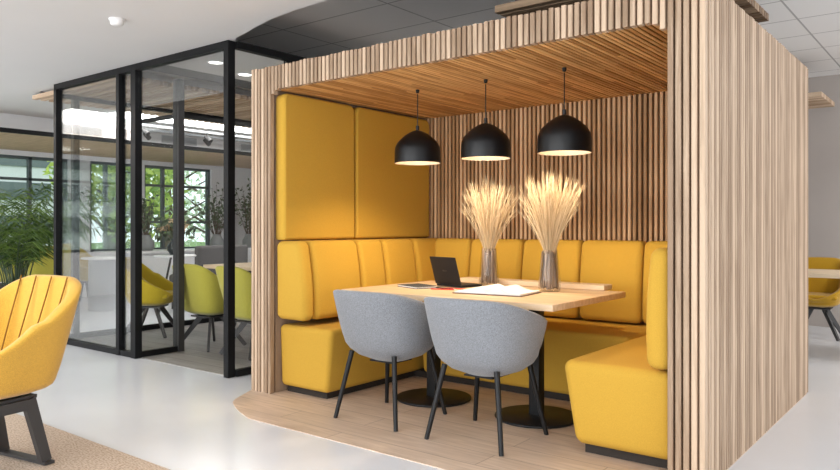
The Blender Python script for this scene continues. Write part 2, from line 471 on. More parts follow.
# outside world: lawn, trees, a pale building
b = MB(); b.box(-60, -11.75, -30, 40, -0.4, -0.3); struct('ground', b, M['grass'])
bld = thing('office_building', 'pale office building with long bands of glazing outside the palm side window', 'building', (-26, 2, -0.3))
b = MB()
b.box(-30, -26.0, -16, 12.5, -0.3, 9)
b.build('wall', M['concrete'], bld, world=True)
b = MB()
for k in range(3):
    b.box(-26.0, -25.95, -15.5, 12, 0.9 + k * 1.15, 1.5 + k * 1.15)
b.build('window_band', M['facadeglass'], bld, world=True)

def leaf_cloud(mb, c, r, n, size, squash=0.8, seed=0, hollow=0.4):
    rnd = random.Random(seed)
    for i in range(n):
        while True:
            p = Vector([rnd.uniform(-1, 1) for _ in range(3)])
            if hollow < p.length < 1: break
        q = Vector((c[0] + p.x * r, c[1] + p.y * r, c[2] + p.z * r * squash))
        a = Vector([rnd.gauss(0, 1) for _ in range(3)]).normalized()
        d = a.cross(Vector([rnd.gauss(0, 1) for _ in range(3)])).normalized()
        s = size * rnd.uniform(0.6, 1.3)
        mb.add([q - a * s, q + d * s * 0.45, q + a * s, q - d * s * 0.45], [(0, 1, 2, 3)])
def tree(loc, h, r, mat, seed, label, n=2600):
    t = thing('tree', label, 'tree', loc, 0, 'trees outside the windows')
    k = MB(); k.tube([(0, 0, 0), (0.05, 0.03, h * 0.35), (0, 0, h * 0.75)], [0.16, 0.12, 0.05], 8)
    rnd = random.Random(seed)
    for i in range(6):
        a = rnd.uniform(0, 2 * PI)
        k.tube([(0, 0, h * (0.3 + 0.07 * i)), (cos(a) * r * 0.6, sin(a) * r * 0.6, h * (0.45 + 0.07 * i))], [0.05, 0.015], 6)
    k.build('trunk', M['bark'], t)
    f = MB()
    for i in range(7):
        a = rnd.uniform(0, 2 * PI); rr = r * rnd.uniform(0.2, 0.65)
        leaf_cloud(f, (cos(a) * rr, sin(a) * rr, h * rnd.uniform(0.3, 0.95)), r * 0.55, n // 7, 0.10, 0.9, seed * 10 + i, 0.2)
    f.build('foliage', M[mat], t)
tree((-15.2, 8.3, -0.3), 3.6, 1.5, 'tree', 3, 'bright yellow-green tree outside the narrow window behind the glass room')
tree((-17.5, 11.2, -0.3), 4.2, 1.9, 'tree2', 4, 'pale green tree outside the tall window behind the flowers', 800)
tree((-19.0, 13.6, -0.3), 4.0, 1.9, 'tree2', 5, 'pale green tree outside the window behind the leafy branches', 650)

# ------------------------------------------------------------------ booth shell
booth = thing('meeting_booth', 'open meeting booth clad in vertical pale wooden slats around the yellow sofa', 'booth', (-2.5, 4.4, 0))
SW = 0.025
# front frame: posts and fascia; slats end on a rounded arch line
b = MB()
R = 0.10
def arch(x):
    """underside of the slats across the front"""
    if x < IX0 or x > IX1: return 0.005
    for c, sgn in ((IX0 + R, -1), (IX1 - R, 1)):
        dx = (x - c) * sgn
        if dx > 0:
            return BC - R + math.sqrt(max(R * R - dx * dx, 0))
    return BC
n = 88; pf = (BX1 - BX0) / n
rnd = random.Random(2)
for i in range(n):
    x = BX0 + pf * (i + 0.5)
    jz = rnd.uniform(-0.004, 0.004)
    b.slat('Z', arch(x), BH + jz, x - SW / 2, x + SW / 2, BY0, BY0 + 0.04)
b.box(BX0 + 0.01, IX0 - 0.012, BY0 + 0.035, BY0 + 0.05, 0.005, BH - 0.01, 1)
b.box(IX1 + 0.012, BX1 - 0.01, BY0 + 0.035, BY0 + 0.05, 0.005, BH - 0.01, 1)
b.box(IX0 - 0.012, IX1 + 0.012, BY0 + 0.035, BY0 + 0.05, BC + 0.012, BH - 0.01, 1)
b.build('front_slats', [M['slat'], M['front_board']], booth, world=True)
# side walls: slats outside on a board, a lining inside
def side(x_out, x_in, sgn, name):
    b = MB()
    n = int(round((BY1 - BY0 - 0.04) / P)); ps = (BY1 - BY0 - 0.04) / n
    rnd = random.Random(5)
    for i in range(n):
        y = BY0 + 0.042 + ps * (i + 0.5)
        xa, xb = (x_out - 0.035, x_out) if sgn > 0 else (x_out, x_out + 0.035)
        b.slat('Z', 0.005, BH + rnd.uniform(-0.004, 0.004), xa, xb, y - 0.0155, y + 0.0155)
    xa, xb = sorted((x_out - sgn * 0.034, x_in))
    b.box(xa, xb, BY0 + 0.052, BY1 - 0.005, 0.005, BH - 0.012, 1)
    return b.build(name, [M['slat'], M['board']], booth, world=True)
side(BX1, IX1, 1, 'side_wall'); side(BX0, IX0, -1, 'side_wall')
# inner back wall
b = MB()
n = int(round((IX1 - IX0) / P)); pb = (IX1 - IX0) / n
for i in range(n):
    x = IX0 + pb * (i + 0.5)
    b.slat('Z', 0.05, BC + 0.0, x - 0.011, x + 0.011, BYB, BYB + 0.04)
b.box(IX0 + 0.003, IX1 - 0.003, BYB + 0.036, BYB + 0.10, 0.005, BC, 1)
b.box(IX0 + 0.003, IX1 - 0.003, BYB + 0.10, BY1 - 0.01, 0.005, BC, 1)
b.build('back_wall', [M['slat_in'], M['backing']], booth, world=True)
# ceiling: slats running front to back, each rounded into the fascia
b = MB()
n = int(round((IX1 - IX0 - 2 * 0.03) / 0.031)); pc = (IX1 - IX0 - 0.06) / n
rnd = random.Random(3)
for i in range(n):
    x = IX0 + 0.03 + pc * (i + 0.5)
    y0 = BY0 + 0.042
    z = BC + rnd.uniform(-0.0015, 0.0015)
    # slats butt-jointed at random
    cut = sorted([y0, BYB + 0.03] + [rnd.uniform(y0 + 0.2, BYB - 0.2) for _ in range(1)])
    for a, c in zip(cut[:-1], cut[1:]):
        b.slat('Y', a, c - 0.0008, x - 0.011, x + 0.011, z, z + 0.035)
b.box(IX0 + 0.003, IX1 - 0.003, BY0 + 0.052, BYB + 0.04, BC + 0.037, BC + 0.055, 1)
b.build('ceiling_slats', [M['slat_y'], M['backing']], booth, world=True)
b = MB(); b.box(IX0 + 0.002, IX1 - 0.002, BY0 + 0.052, BY1 - 0.01, BC + 0.06, BH - 0.015)
b.build('roof_panel', M['backing'], booth, world=True)

# ------------------------------------------------------------------ upholstered wall panels on the inner left wall
def wall_panel(y0, y1, label, r=0.05):
    z0, z1 = 1.052, 2.062
    t = thing('wall_panel', label, 'wall panel', (-3.80, (y0 + y1) / 2, z0), 0, 'padded yellow wall panels')
    b = MB()
    # rounded outline in Y-Z, pillow edge towards the room
    def outline(inset, rr):
        pts = []
        for cy, cz, a0 in ((y1 - rr, z1 - rr, 0), (y0 + rr, z1 - rr, 90), (y0 + 0.02, z0 + 0.02, 180), (y1 - 0.02, z0 + 0.02, 270)):
            q = rr if a0 < 180 else 0.02
            for k in range(7):
                a = math.radians(a0 + 15 * k); pts.append((cy + cos(a) * (q - inset), cz + sin(a) * (q - inset)))
        return pts
    rings = [(-3.826, 0.0), (-3.765, 0.0), (-3.750, 0.004), (-3.742, 0.012), (-3.739, 0.0195)]
    vs, fs = [], []
    for x, ins in rings: vs += [(x, p[0], p[1]) for p in outline(ins, 0.055)]
    k = 28
    for i in range(len(rings) - 1):
        for j in range(k): fs.append((i * k + j, i * k + (j + 1) % k, (i + 1) * k + (j + 1) % k, (i + 1) * k + j))
    b.add(vs, fs, 0, True)
    b.add(vs[-k:], [tuple(range(k))], 0, False); b.add(vs[:k], [tuple(range(k - 1, -1, -1))], 0, False)
    b.build('padding', M['yellow'], t, world=True, fix=True)
wall_panel(3.285, 3.992, 'tall padded yellow wall panel nearest the booth opening')
wall_panel(4.006, 4.925, 'tall padded yellow wall panel in the back corner beside the slatted wall')

# ------------------------------------------------------------------ U-shaped sofa
sofa = thing('booth_sofa', 'U-shaped mustard yellow upholstered sofa with channelled backrests inside the booth', 'sofa', (-2.5, 4.6, 0))
SZ = 0.472
LSX, RSX, BSY = -3.315, -1.685, 4.22
# bases (slightly narrower at the bottom)
def taper(axis, edge, amt, z0=0.05, z1=SZ):
    def fn(x, y, z):
        t = (z1 - z) / (z1 - z0)
        if axis == 'left':
            w = max(0, (x - (edge - 0.3)) / 0.3); x -= amt * t * w
            if y < 3.7: y += 0.015 * t * max(0, (3.7 - y) / 0.38)
        elif axis == 'right':
            w = max(0, ((edge + 0.3) - x) / 0.3); x += amt * t * w
            if y < 3.7: y += 0.03 * t * max(0, (3.7 - y) / 0.38)
        else:
            w = max(0, ((edge + 0.3) - y) / 0.3); y += amt * t * w
        return (x, y, z)
    return fn
b = MB(); b.rbox(-3.826, LSX, 3.31, 4.93, 0.05, SZ, 0.035, 10, fn=taper('left', LSX, 0.06)); b.build('seat_base', M['yellow'], sofa, world=True)
b = MB(); b.rbox(RSX, -1.12, 3.31, 4.93, 0.05, SZ, 0.05, 10, fn=taper('right', RSX, 0.06)); b.build('seat_base', M['yellow'], sofa, world=True)
b = MB(); b.rbox(LSX + 0.002, RSX - 0.002, BSY, 4.93, 0.05, SZ, 0.035, 10, fn=taper('back', BSY, 0.05)); b.build('seat_base', M['yellow'], sofa, world=True)
b = MB()
b.box(-3.80, LSX - 0.10, 3.37, 4.92, 0.005, 0.052); b.box(RSX + 0.10, -1.14, 3.39, 4.92, 0.005, 0.052); b.box(LSX - 0.1, RSX + 0.1, BSY + 0.08, 4.92, 0.005, 0.052)
b.build('plinth', M['plinth'], sofa, world=True)
# back cushions: thicker at the bottom, pillowed between seams
BT = 1.048
def cushion(x0, x1, y0, y1, side, r=0.045, z0=SZ + 0.012, z1=BT, lean=0.055):
    b = MB()
    def fn(x, y, z):
        t = min(max((z - z0) / (z1 - z0), 0), 1)
        bul = 0.012 * sin(PI * min(max(t, 0), 1))
        if side == 'left':
            w = (x - x0) / (x1 - x0); x = x + w * (bul - lean * t ** 1.5)
        elif side == 'right':
            w = (x1 - x) / (x1 - x0); x = x - w * (bul - lean * t ** 1.5)
        else:
            w = (y1 - y) / (y1 - y0); y = y - w * (bul - lean * t ** 1.5)
        return (x, y, z)
    b.rbox(x0, x1, y0, y1, z0, z1, r, 5, fn=fn)
    return b.build('back_cushion', M['yellow'], sofa, world=True)
LF = -3.535
for y0, y1 in ((3.275, 3.383), (3.389, 3.855), (3.862, 4.133), (4.140, 4.511), (4.518, 4.93)):
    cushion(-3.824, LF, y0, y1, 'left', z0=0.512)
BF = 4.735
for x0, x1 in ((-3.60, -3.239), (-3.232, -2.759), (-2.752, -2.282), (-2.275, -1.821), (-1.814, -1.25)):
    cushion(x0, x1, BF, 4.932, 'back')
for y0, y1 in ((3.275, 3.86), (3.862, 4.40), (4.402, 4.93)):
    cushion(-1.235, -1.12, y0, y1, 'right', lean=0.02, r=0.045)

# ------------------------------------------------------------------ table
table = thing('meeting_table', 'rectangular light oak table on two black column pedestals inside the booth', 'table', (-2.5, 3.82, 0))
TX0, TX1, TY0, TY1, TZ = -3.26, -1.745, 3.345, 4.31, 0.742
b = MB(); b.rbox(TX0, TX1, TY0, TY1, TZ - 0.036, TZ, 0.004, 4, k=2); o = b.build('tabletop', M['oak'], table, world=True)
for cx in (-2.87, -2.10):
    b = MB()
    b.rbox(cx - 0.035, cx + 0.035, 3.785, 3.855, 0.02, TZ - 0.05, 0.006, 2, k=2)
    b.box(cx - 0.2, cx + 0.2, 3.72, 3.92, TZ - 0.05, TZ - 0.037)
    b.build('column', M['black'], table, world=True)
    b = MB(); b.lathe([(0.0, 0.005), (0.245, 0.005), (0.25, 0.010), (0.25, 0.016), (0.245, 0.020), (0.05, 0.026), (0.0, 0.026)], cx, 3.82, 48)
    b.build('base_plate', M['black'], table, world=True)
# raised ledge on the far side of the top
b = MB(); b.rbox(-2.98, -1.87, 4.27, 4.40, TZ + 0.001, TZ + 0.034, 0.004, 3, k=2)
tag(b.build('cable_ledge', M['oak_light'], loc=(-2.4, 4.33, TZ)), 'narrow light wooden ledge along the far edge of the oak table behind the vases', 'ledge')

# ------------------------------------------------------------------ tub chairs
def lerp_profile(pts, a, win=14):
    """height by angle: straight segments, corners rounded off"""
    def lin(q):
        q = abs(q); q = 360 - q if q > 180 else q
        for (a0, h0), (a1, h1) in zip(pts[:-1], pts[1:]):
            if q <= a1: return h0 + (h1 - h0) * (q - a0) / (a1 - a0)
        return pts[-1][1]
    return sum(lin(a + win * k / 4) for k in range(-4, 5)) / 9
def shell(mb, a, bfront, bback, zb, hpts, thick, zs, depth=0.12, s0=0.80, ex=2.4, nth=72, m=0, lean=0.0, crease=None, fin=None):
    """bowl open to the front (+Y): outer skin, rounded rim, inner skin and seat; hpts = rim height by angle from the back"""
    rings = []
    def rad(th):
        c, s_ = cos(th), sin(th)
        bb = bfront if s_ > 0 else bback
        return (abs(c / a) ** ex + abs(s_ / bb) ** ex) ** (-1 / ex)
    ths = [2 * PI * j / nth for j in range(nth)]
    def angback(th):
        d = math.degrees(abs((th - 1.5 * PI + PI) % (2 * PI) - PI)); return d
    H = [lerp_profile(hpts, angback(t)) for t in ths]
    def ring(fn):
        r = []
        for j, t in enumerate(ths):
            rr, z = fn(t, H[j]); x, y = rr * cos(t), rr * sin(t)
            bk = max(0, -sin(t))
            y -= lean * bk * max(0, (z - zs)) / 0.4
            r.append((x, y, z))
        rings.append(r)
    for u in (0.02, 0.25, 0.5, 0.7, 0.85, 1.0):
        ring(lambda t, h: (rad(t) * s0 * sin(u * PI / 2), zb + depth * (1 - cos(u * PI / 2)) if h > zb + depth else zb + (h - 0.01 - zb) * (1 - cos(u * PI / 2))))
    for w in (0.15, 0.3, 0.45, 0.6, 0.75, 0.9, 1.0):
        ring(lambda t, h: (rad(t) * (s0 + (1 - s0) * w ** 0.75), zb + depth + max(h - 0.012 - zb - depth, 0.0) * w))
    ring(lambda t, h: (rad(t) - thick * 0.16, h - 0.003))
    ring(lambda t, h: (rad(t) - thick * 0.5, h))
    ring(lambda t, h: (rad(t) - thick * 0.84, h - 0.003))
    for w in (1.0, 0.85, 0.7, 0.55, 0.4, 0.25, 0.1, 0.0):
        ring(lambda t, h: (rad(t) * (s0 + (1 - s0) * (0.25 + 0.75 * w) ** 0.75) - thick, zs + max(h - 0.012 - zs, 0.0) * w))
    for q in (0.9, 0.6, 0.3, 0.02):
        ring(lambda t, h: ((rad(t) * 0.86 - thick) * q, zs + 0.012 * (1 - q)))
    vs = [p for r in rings for p in r]
    fs = [(i * nth + j, i * nth + (j + 1) % nth, (i + 1) * nth + (j + 1) % nth, (i + 1) * nth + j) for i in range(len(rings) - 1) for j in range(nth)]
    fs.append(tuple(range(nth - 1, -1, -1))); k = (len(rings) - 1) * nth; fs.append(tuple(range(k, k + nth)))
    if fin: vs = [fin(*p) for p in vs]
    mb.add(vs, fs, m, True)
    return rings

def grey_chair():
    t = thing('tub_chair', 'grey wool tub chair on four black legs, the one nearer the left bench end', 'chair', (-2.81, 3.31, 0.004), 0, 'grey tub chairs at the oak table')
    b = MB()
    shell(b, 0.32, 0.265, 0.275, 0.335, [(0, 0.778), (48, 0.773), (105, 0.665), (138, 0.615), (160, 0.48), (180, 0.44)], 0.045, 0.42, depth=0.15, s0=0.87, ex=2.5, lean=0.075)
    b.build('shell', M['grey'], t, fix=True)
    b = MB(); b.rbox(-0.20, 0.20, -0.17, 0.20, 0.433, 0.475, 0.018, 5); b.build('seat_cushion', M['grey'], t)
    b = MB(); b.box(-0.09, 0.09, -0.09, 0.09, 0.3365, 0.345); b.build('under_frame', M['black'], t)
    for sx in (-1, 1):
        for sy in (-1, 1):
            b = MB(); b.tube([(sx * 0.165, sy * 0.165, 0.40), (sx * 0.235, sy * 0.235, 0.0)], [0.0155, 0.0125], 12); b.build('leg', M['black'], t)
    return t
gc = grey_chair()
dup(gc, (-2.12, 3.305, 0.004), 0, 'grey wool tub chair on four black legs, the one nearer the right bench end')

def armchair(name, label, cat, loc, rz, mat, scale=1.0, group=None, seams=False, leg='charcoal'):
    t = thing(name, label, cat, loc, rz, group)
    b = MB()
    # shell raked outward, arms falling steeply to the front
    hp = [(0, 0.89), (44, 0.885), (64, 0.81), (100, 0.635), (140, 0.52), (165, 0.45), (180, 0.445)]
    def fin(x, y, z):
        w = (z - 0.33) / 0.57
        return (x * (0.93 + 0.07 * w), y - 0.09 * max(0, w) * (1 if y < 0 else 0.3), z)
    shell(b, 0.335 if seams else 0.30, 0.29, 0.25, 0.335, hp, 0.06, 0.43, depth=0.07, s0=0.84, ex=3.4, fin=fin, nth=96)
    b.build('shell', M[mat], t, fix=True)
    if seams:
        pass
    b = MB(); b.rbox(-0.225, 0.225, -0.17, 0.25, 0.432, 0.49, 0.028, 6); b.build('seat_cushion', M[mat], t)
    return t
def flat_base(t, mat='charcoal'):
    b = MB(); b.box(-0.14, 0.14, -0.14, 0.14, 0.322, 0.337); b.build('mounting_plate', M[mat], t)
    for sx in (-1, 1):
        for sy in (-1, 1):
            b = MB()
            b.bar((sx * 0.07, sy * 0.07, 0.325), (sx * 0.235, sy * 0.235, 0.004), 0.055, 0.022, (sx, sy, 0), w2=0.036)
            b.build('leg', M[mat], t)

# ------------------------------------------------------------------ foreground armchair (yellow tweed, channelled back)
fg = armchair('armchair', 'large yellow tweed armchair with channelled back on a sisal rug in the foreground', 'armchair', (-3.675, 1.42, 0.0125), math.radians(190), 'yellow_tweed', seams=True)
b = MB()
for k in (-1.5, -0.5, 0.5, 1.5):
    x = k * 0.115
    b.tube([(x * 0.9, -0.145, 0.50), (x, -0.20, 0.66), (x * 1.03, -0.245, 0.80), (x * 1.05, -0.27, 0.885)], 0.004, 6)
b.build('channel_seam', M['seam'], fg)
b = MB(); b.box(-0.14, 0.14, -0.14, 0.14, 0.318, 0.334); b.build('mounting_plate', M['charcoal'], fg)
for sx in (-1, 1):
    b = MB()
    b.bar((sx * 0.14, -0.095, 0.318), (sx * 0.165, -0.165, 0.012), 0.06, 0.03, (0, 1, 0), w2=0.05)
    b.bar((sx * 0.14, 0.095, 0.318), (sx * 0.165, 0.165, 0.012), 0.06, 0.03, (0, 1, 0), w2=0.05)
    b.bar((sx * 0.142, -0.11, 0.295), (sx * 0.142, 0.11, 0.295), 0.05, 0.03, (0, 0, 1))
    b.build('leg_frame', M['charcoal'], fg)
for sy in (-1, 1):
    b = MB(); b.bar((-0.20, sy * 0.165, 0.007), (0.20, sy * 0.165, 0.007), 0.05, 0.013, (0, 1, 0)); b.build('foot_rail', M['charcoal'], fg)
b = MB(); b.rbox(-6.2, -2.2, -0.6, 1.935, 0.0005, 0.010, 0.004, 4, k=2)
tag(b.build('sisal_rug', M['rug'], loc=(-4.2, 0.7, 0)), 'woven sand-coloured sisal rug under the foreground armchair', 'rug')

# ------------------------------------------------------------------ pendants
def pendant(label, loc):
    t = thing('pendant_lamp', label, 'pendant lamp', loc, 0, 'black dome pendant lamps')   # loc: on the booth ceiling
    zb = 1.577 - BC
    outp = [(0.156, 0), (0.157, 0.03), (0.156, 0.085), (0.152, 0.112), (0.140, 0.138), (0.118, 0.165), (0.088, 0.192), (0.056, 0.214), (0.030, 0.226), (0.012, 0.230)]
    b = MB(); b.lathe([(r, zb + (z if z < 0.09 else 0.085 + (z - 0.085) * 0.95)) for r, z in outp], n=48, cap1=True)
    b.build('lamp_shade', M['lamp_black'], t)
    b = MB(); b.lathe([(0.156, zb), (0.150, zb + 0.002), (0.150, zb + 0.085), (0.144, zb + 0.108), (0.106, zb + 0.155), (0.05, zb + 0.192), (0.005, zb + 0.205)], n=48)
    b.build('reflector', M['lamp_in'], t)
    b = MB(); b.lathe([(0.001, zb + 0.05), (0.025, zb + 0.056), (0.036, zb + 0.08), (0.03, zb + 0.11), (0.016, zb + 0.14), (0.016, zb + 0.2)], n=20)
    b.build('bulb', M['bulb'], t)
    b = MB(); b.tube([(0, 0, zb + 0.23), (0, 0, -0.03)], 0.0035, 8); b.tube([(0, 0, zb + 0.225), (0, 0, zb + 0.255)], 0.012, 10); b.build('cable', M['black'], t)
    b = MB(); b.lathe([(0.012, 0), (0.013, -0.004), (0.011, -0.02), (0.005, -0.024)], n=16); b.build('ceiling_cup', M['black'], t)
    return t
PEND = [(-3.03, 3.85), (-2.477, 3.845), (-1.928, 3.84)]
p0 = pendant('black dome pendant lamp nearest the yellow wall panels', (*PEND[0], BC))
dup(p0, (*PEND[1], BC), 0, 'black dome pendant lamp hanging between the other two')
dup(p0, (*PEND[2], BC), 0, 'black dome pendant lamp nearest the right end of the booth')
for i, (x, y) in enumerate(PEND):
    L = bpy.data.lights.new('pendant_light', 'SPOT'); L.energy = 25; L.color = (1.0, 0.80, 0.56); L.spot_size = math.radians(150); L.spot_blend = 0.5; L.shadow_soft_size = 0.05
    o = bpy.data.objects.new('pendant_light', L); COL.objects.link(o); o.location = (x, y, 1.60)

# ------------------------------------------------------------------ things on the table
def grass_bundle(loc, seed, label, hgt, spread, n=240):
    t = thing('dried_grass_bundle', label, 'dried grass', loc, 0, 'dried grass bundles on the table')
    rnd = random.Random(seed)
    b = MB()
    for i in range(80):
        a = rnd.uniform(0, 2 * PI); r0 = 0.060 * math.sqrt(rnd.random()); r1 = r0 * 0.70 + rnd.uniform(-0.008, 0.008); a2 = a + rnd.uniform(-0.6, 0.6)
        b.tube([(r0 * cos(a), r0 * sin(a), 0.012 + rnd.uniform(0, 0.03)), (r1 * cos(a2), r1 * sin(a2), 0.25 + rnd.uniform(-0.015, 0.01))], rnd.uniform(0.004, 0.0065), 5)
    b.build('stalks', M['stalk'], t)
    b = MB()
    for i in range(n):
        a = rnd.uniform(0, 2 * PI); q = math.sqrt(rnd.random())
        r0 = 0.036 * q; r1 = spread * q ** 0.9 * rnd.uniform(0.7, 1.2); h = hgt * rnd.uniform(0.72, 1.03) * (1 - 0.10 * q)
        curl = rnd.gauss(0, 0.02); w0 = rnd.uniform(0.0008, 0.0015)
        pts = []
        for k in range(7):
            u = k / 6; r = r0 + (r1 - r0) * u ** 1.25; aa = a + curl * u * 6
            droop = -0.02 * u ** 3 * q
            pts.append((r * cos(aa), r * sin(aa), 0.235 + (h - 0.235) * u + droop))
        b.tube(pts, [w0, w0, w0 * 1.1, w0 * 1.5, w0 * 1.9, w0 * 1.6, 0.0004], 4, caps=False)
        # seed head wisps
        for s_ in range(3):
            k = rnd.choice((4, 5, 5)); p = Vector(pts[k]); d = (Vector(pts[k + 1]) - p).normalized()
            off = Vector([rnd.gauss(0, 1) for _ in range(3)]).normalized() * 0.014
            b.tube([p, p + d * 0.03 + off * 0.6, p + d * 0.065 + off], [0.0011, 0.0012, 0.0003], 3, caps=False)
    b.build('plumes', M['straw'], t)
    return t
def vase(loc, label):
    b = MB()
    b.lathe([(0.0, 0.0), (0.06, 0.0), (0.069, 0.006), (0.071, 0.02), (0.069, 0.08), (0.061, 0.16), (0.054, 0.23), (0.0535, 0.255), (0.0505, 0.255), (0.051, 0.23), (0.058, 0.16), (0.066, 0.08), (0.068, 0.02), (0.062, 0.010), (0.0, 0.009)], loc[0], loc[1], 40)
    for i in range(len(b.v)): b.v[i] = (b.v[i][0], b.v[i][1], b.v[i][2] + loc[2])
    tag(b.build('glass_vase', M['vase'], loc=loc), label, 'vase', 'glass vases on the oak table')
VA, VB = (-2.66, 4.17, TZ + 0.001), (-2.125, 4.03, TZ + 0.001)
vase(VA, 'clear glass vase of grey stalks beside the laptop and open book')
vase(VB, 'clear glass vase of grey stalks nearest the right end of the oak table')
grass_bundle(VA, 11, 'bundle of pale dried grass in the vase beside the laptop', 0.765, 0.195)
grass_bundle(VB, 12, 'bundle of pale dried grass in the vase nearest the right table end', 0.775, 0.215)

# laptop: lid back to the camera, leaning towards it
lap = thing('laptop', 'open black laptop standing on the oak table seen from behind its lid', 'laptop', (-2.825, 3.93, TZ + 0.001), math.radians(-14))
lap.scale = (0.88, 0.88, 0.92)
b = MB(); b.rbox(-0.15, 0.15, 0.0, 0.21, 0.0, 0.016, 0.005, 3, k=2); b.build('keyboard_base', M['laptop'], lap)
b = MB()
for r_ in range(5):
    for c_ in range(12):
        b.box(-0.132 + c_ * 0.0222, -0.132 + c_ * 0.0222 + 0.019, 0.03 + r_ * 0.02, 0.03 + r_ * 0.02 + 0.017, 0.0155, 0.018)
b.build('keys', M['keys'], lap)
tl = math.radians(17)
def lidp(x, u, w):    # u up the lid, w through it (outer side negative)
    return (x, -u * sin(tl) + w * cos(tl) * 1.0 - 0.002, 0.018 + u * cos(tl) + w * sin(tl))
b = MB(); b.rbox(-0.15, 0.15, 0.0, 0.21, -0.008, 0.0, 0.003, 3, k=2, fn=lambda x, y, z: lidp(x, y, z)); b.build('lid', M['laptop'], lap, fix=True)
b = MB(); b.rbox(-0.14, 0.14, 0.012, 0.198, 0.0002, 0.0012, 0.0004, 2, k=1, fn=lambda x, y, z: lidp(x, y, z)); b.build('screen', M['screen'], lap, fix=True)
b = MB(); b.rbox(-0.025, 0.025, 0.10, 0.112, -0.0092, -0.0079, 0.0005, 2, k=1, fn=lambda x, y, z: lidp(x, y, z)); b.build('emblem', M['emblem'], lap, fix=True)

# open book
bk = thing('open_book', 'open book with white pages lying on the oak table in front of the vases', 'book', (-2.32, 3.73, TZ + 0.001), math.radians(7))
def page_z(x):   # height of the page block over the cover
    return 0.014 + 0.030 * math.exp(-((abs(x) - 0.06) / 0.055) ** 2) - (0.02 if abs(x) < 0.012 else 0.0) * (1 - abs(x) / 0.012)
b = MB()
for sgn in (-1, 1):
    b.rbox(*sorted((sgn * 0.003, sgn * 0.226)), -0.156, 0.153, 0.0, 0.005, 0.0015, 2, k=1)
b.box(-0.012, 0.012, -0.15, 0.15, 0.0, 0.004)
b.build('cover', M['cover'], bk)
b = MB()
for sgn in (-1, 1):
    xs = [0.002 + 0.213 * i / 16 for i in range(17)]
    top = [(sgn * x, page_z(x)) for x in xs]
    vs, fs = [], []
    for y in (-0.145, 0.145):
        vs += [(x, y, 0.0052) for x, z in top] + [(x, y, z) for x, z in top]
    n_ = 17
    for i in range(16):
        fs += [(n_ + i, n_ + i + 1, 3 * n_ + i + 1, 3 * n_ + i), (i, i + 1, n_ + i + 1, n_ + i), (2 * n_ + i, 3 * n_ + i, 3 * n_ + i + 1, 2 * n_ + i + 1), (i, 2 * n_ + i, 2 * n_ + i + 1, i + 1)]
    fs += [(0, n_, 3 * n_, 2 * n_), (16, 2 * n_ + 16, 3 * n_ + 16, n_ + 16)]
    b.add(vs, fs, 0, False)
b.build('pages', M['paper'], bk, fix=True)

# grey notebook, red pencil, black pen
nb = thing('notebook', 'dark grey notebook lying near the left end of the oak table', 'notebook', (-2.96, 3.76, TZ + 0.001), math.radians(-20))
b = MB(); b.rbox(-0.12, 0.12, -0.085, 0.085, 0, 0.003, 0.001, 2, k=1); b.rbox(-0.12, 0.12, -0.085, 0.085, 0.011, 0.014, 0.001, 2, k=1); b.build('cover', M['darkgrey'], nb)
b = MB(); b.box(-0.116, 0.116, -0.081, 0.081, 0.003, 0.011); b.build('pages', M['paper'], nb)
def pencil(loc, rz, mat, label):
    t = thing('pencil', label, 'pencil', loc, rz)
    b = MB(); b.tube([(-0.085, 0, 0.004), (0.07, 0, 0.004)], 0.004, 6, smooth=False); b.build('barrel', mat, t)
    b = MB(); b.tube([(0.07, 0, 0.004), (0.09, 0, 0.004)], [0.004, 0.0008], 6); b.build('tip', M['oak_light'], t)
pencil((-2.70, 3.70, TZ + 0.001), math.radians(20), M['red'], 'red pencil lying near the table edge between the notebook and the open book')
pencil((-2.73, 3.76, TZ + 0.001), math.radians(-8), M['laptop'], 'black pencil lying on the table in front of the laptop')
pencil((-2.66, 3.79, TZ + 0.001), math.radians(5), M['red'], 'red pencil lying on the table right in front of the laptop')

# ------------------------------------------------------------------ glass room
PT = 0.05
def framed(name, label, loc):
    return thing(name, label, 'glass partition', loc)
gp = framed('glass_partition', 'tall black-framed glass partition facing the white floor, left of the booth', ((GX0 + GX1) / 2, GY, 0))
b = MB(); b.box(GX0, GX1, GY - 0.03, GY + 0.03, SOF - 0.055, SOF - 0.002); b.build('top_rail', M['frame_black'], gp, world=True)
DX = -5.79      # door side post
b = MB(); b.box(GX0, DX, GY - 0.025, GY + 0.025, 0.002, 0.05); b.build('bottom_rail', M['frame_black'], gp, world=True)
for x, w in ((GX0 + 0.025, 0.05), (-6.055, 0.05), (DX - 0.01, 0.075), (GX1 - 0.028, 0.056)):
    b = MB(); b.box(x - w / 2, x + w / 2, GY - 0.032, GY + 0.032, 0.002, SOF - 0.055); b.build('post', M['frame_black'], gp, world=True)
for x0, x1 in ((GX0 + 0.05, -6.08), (-6.03, DX - 0.05)):
    b = MB(); b.box(x0, x1, GY - 0.005, GY + 0.005, 0.05, SOF - 0.055); b.build('glass_pane', M['glass'], gp, world=True)
b = MB(); b.box(DX + 0.03, GX1 - 0.056, GY - 0.004, GY + 0.004, 2.17, SOF - 0.055); b.build('glass_pane', M['glass'], gp, world=True)
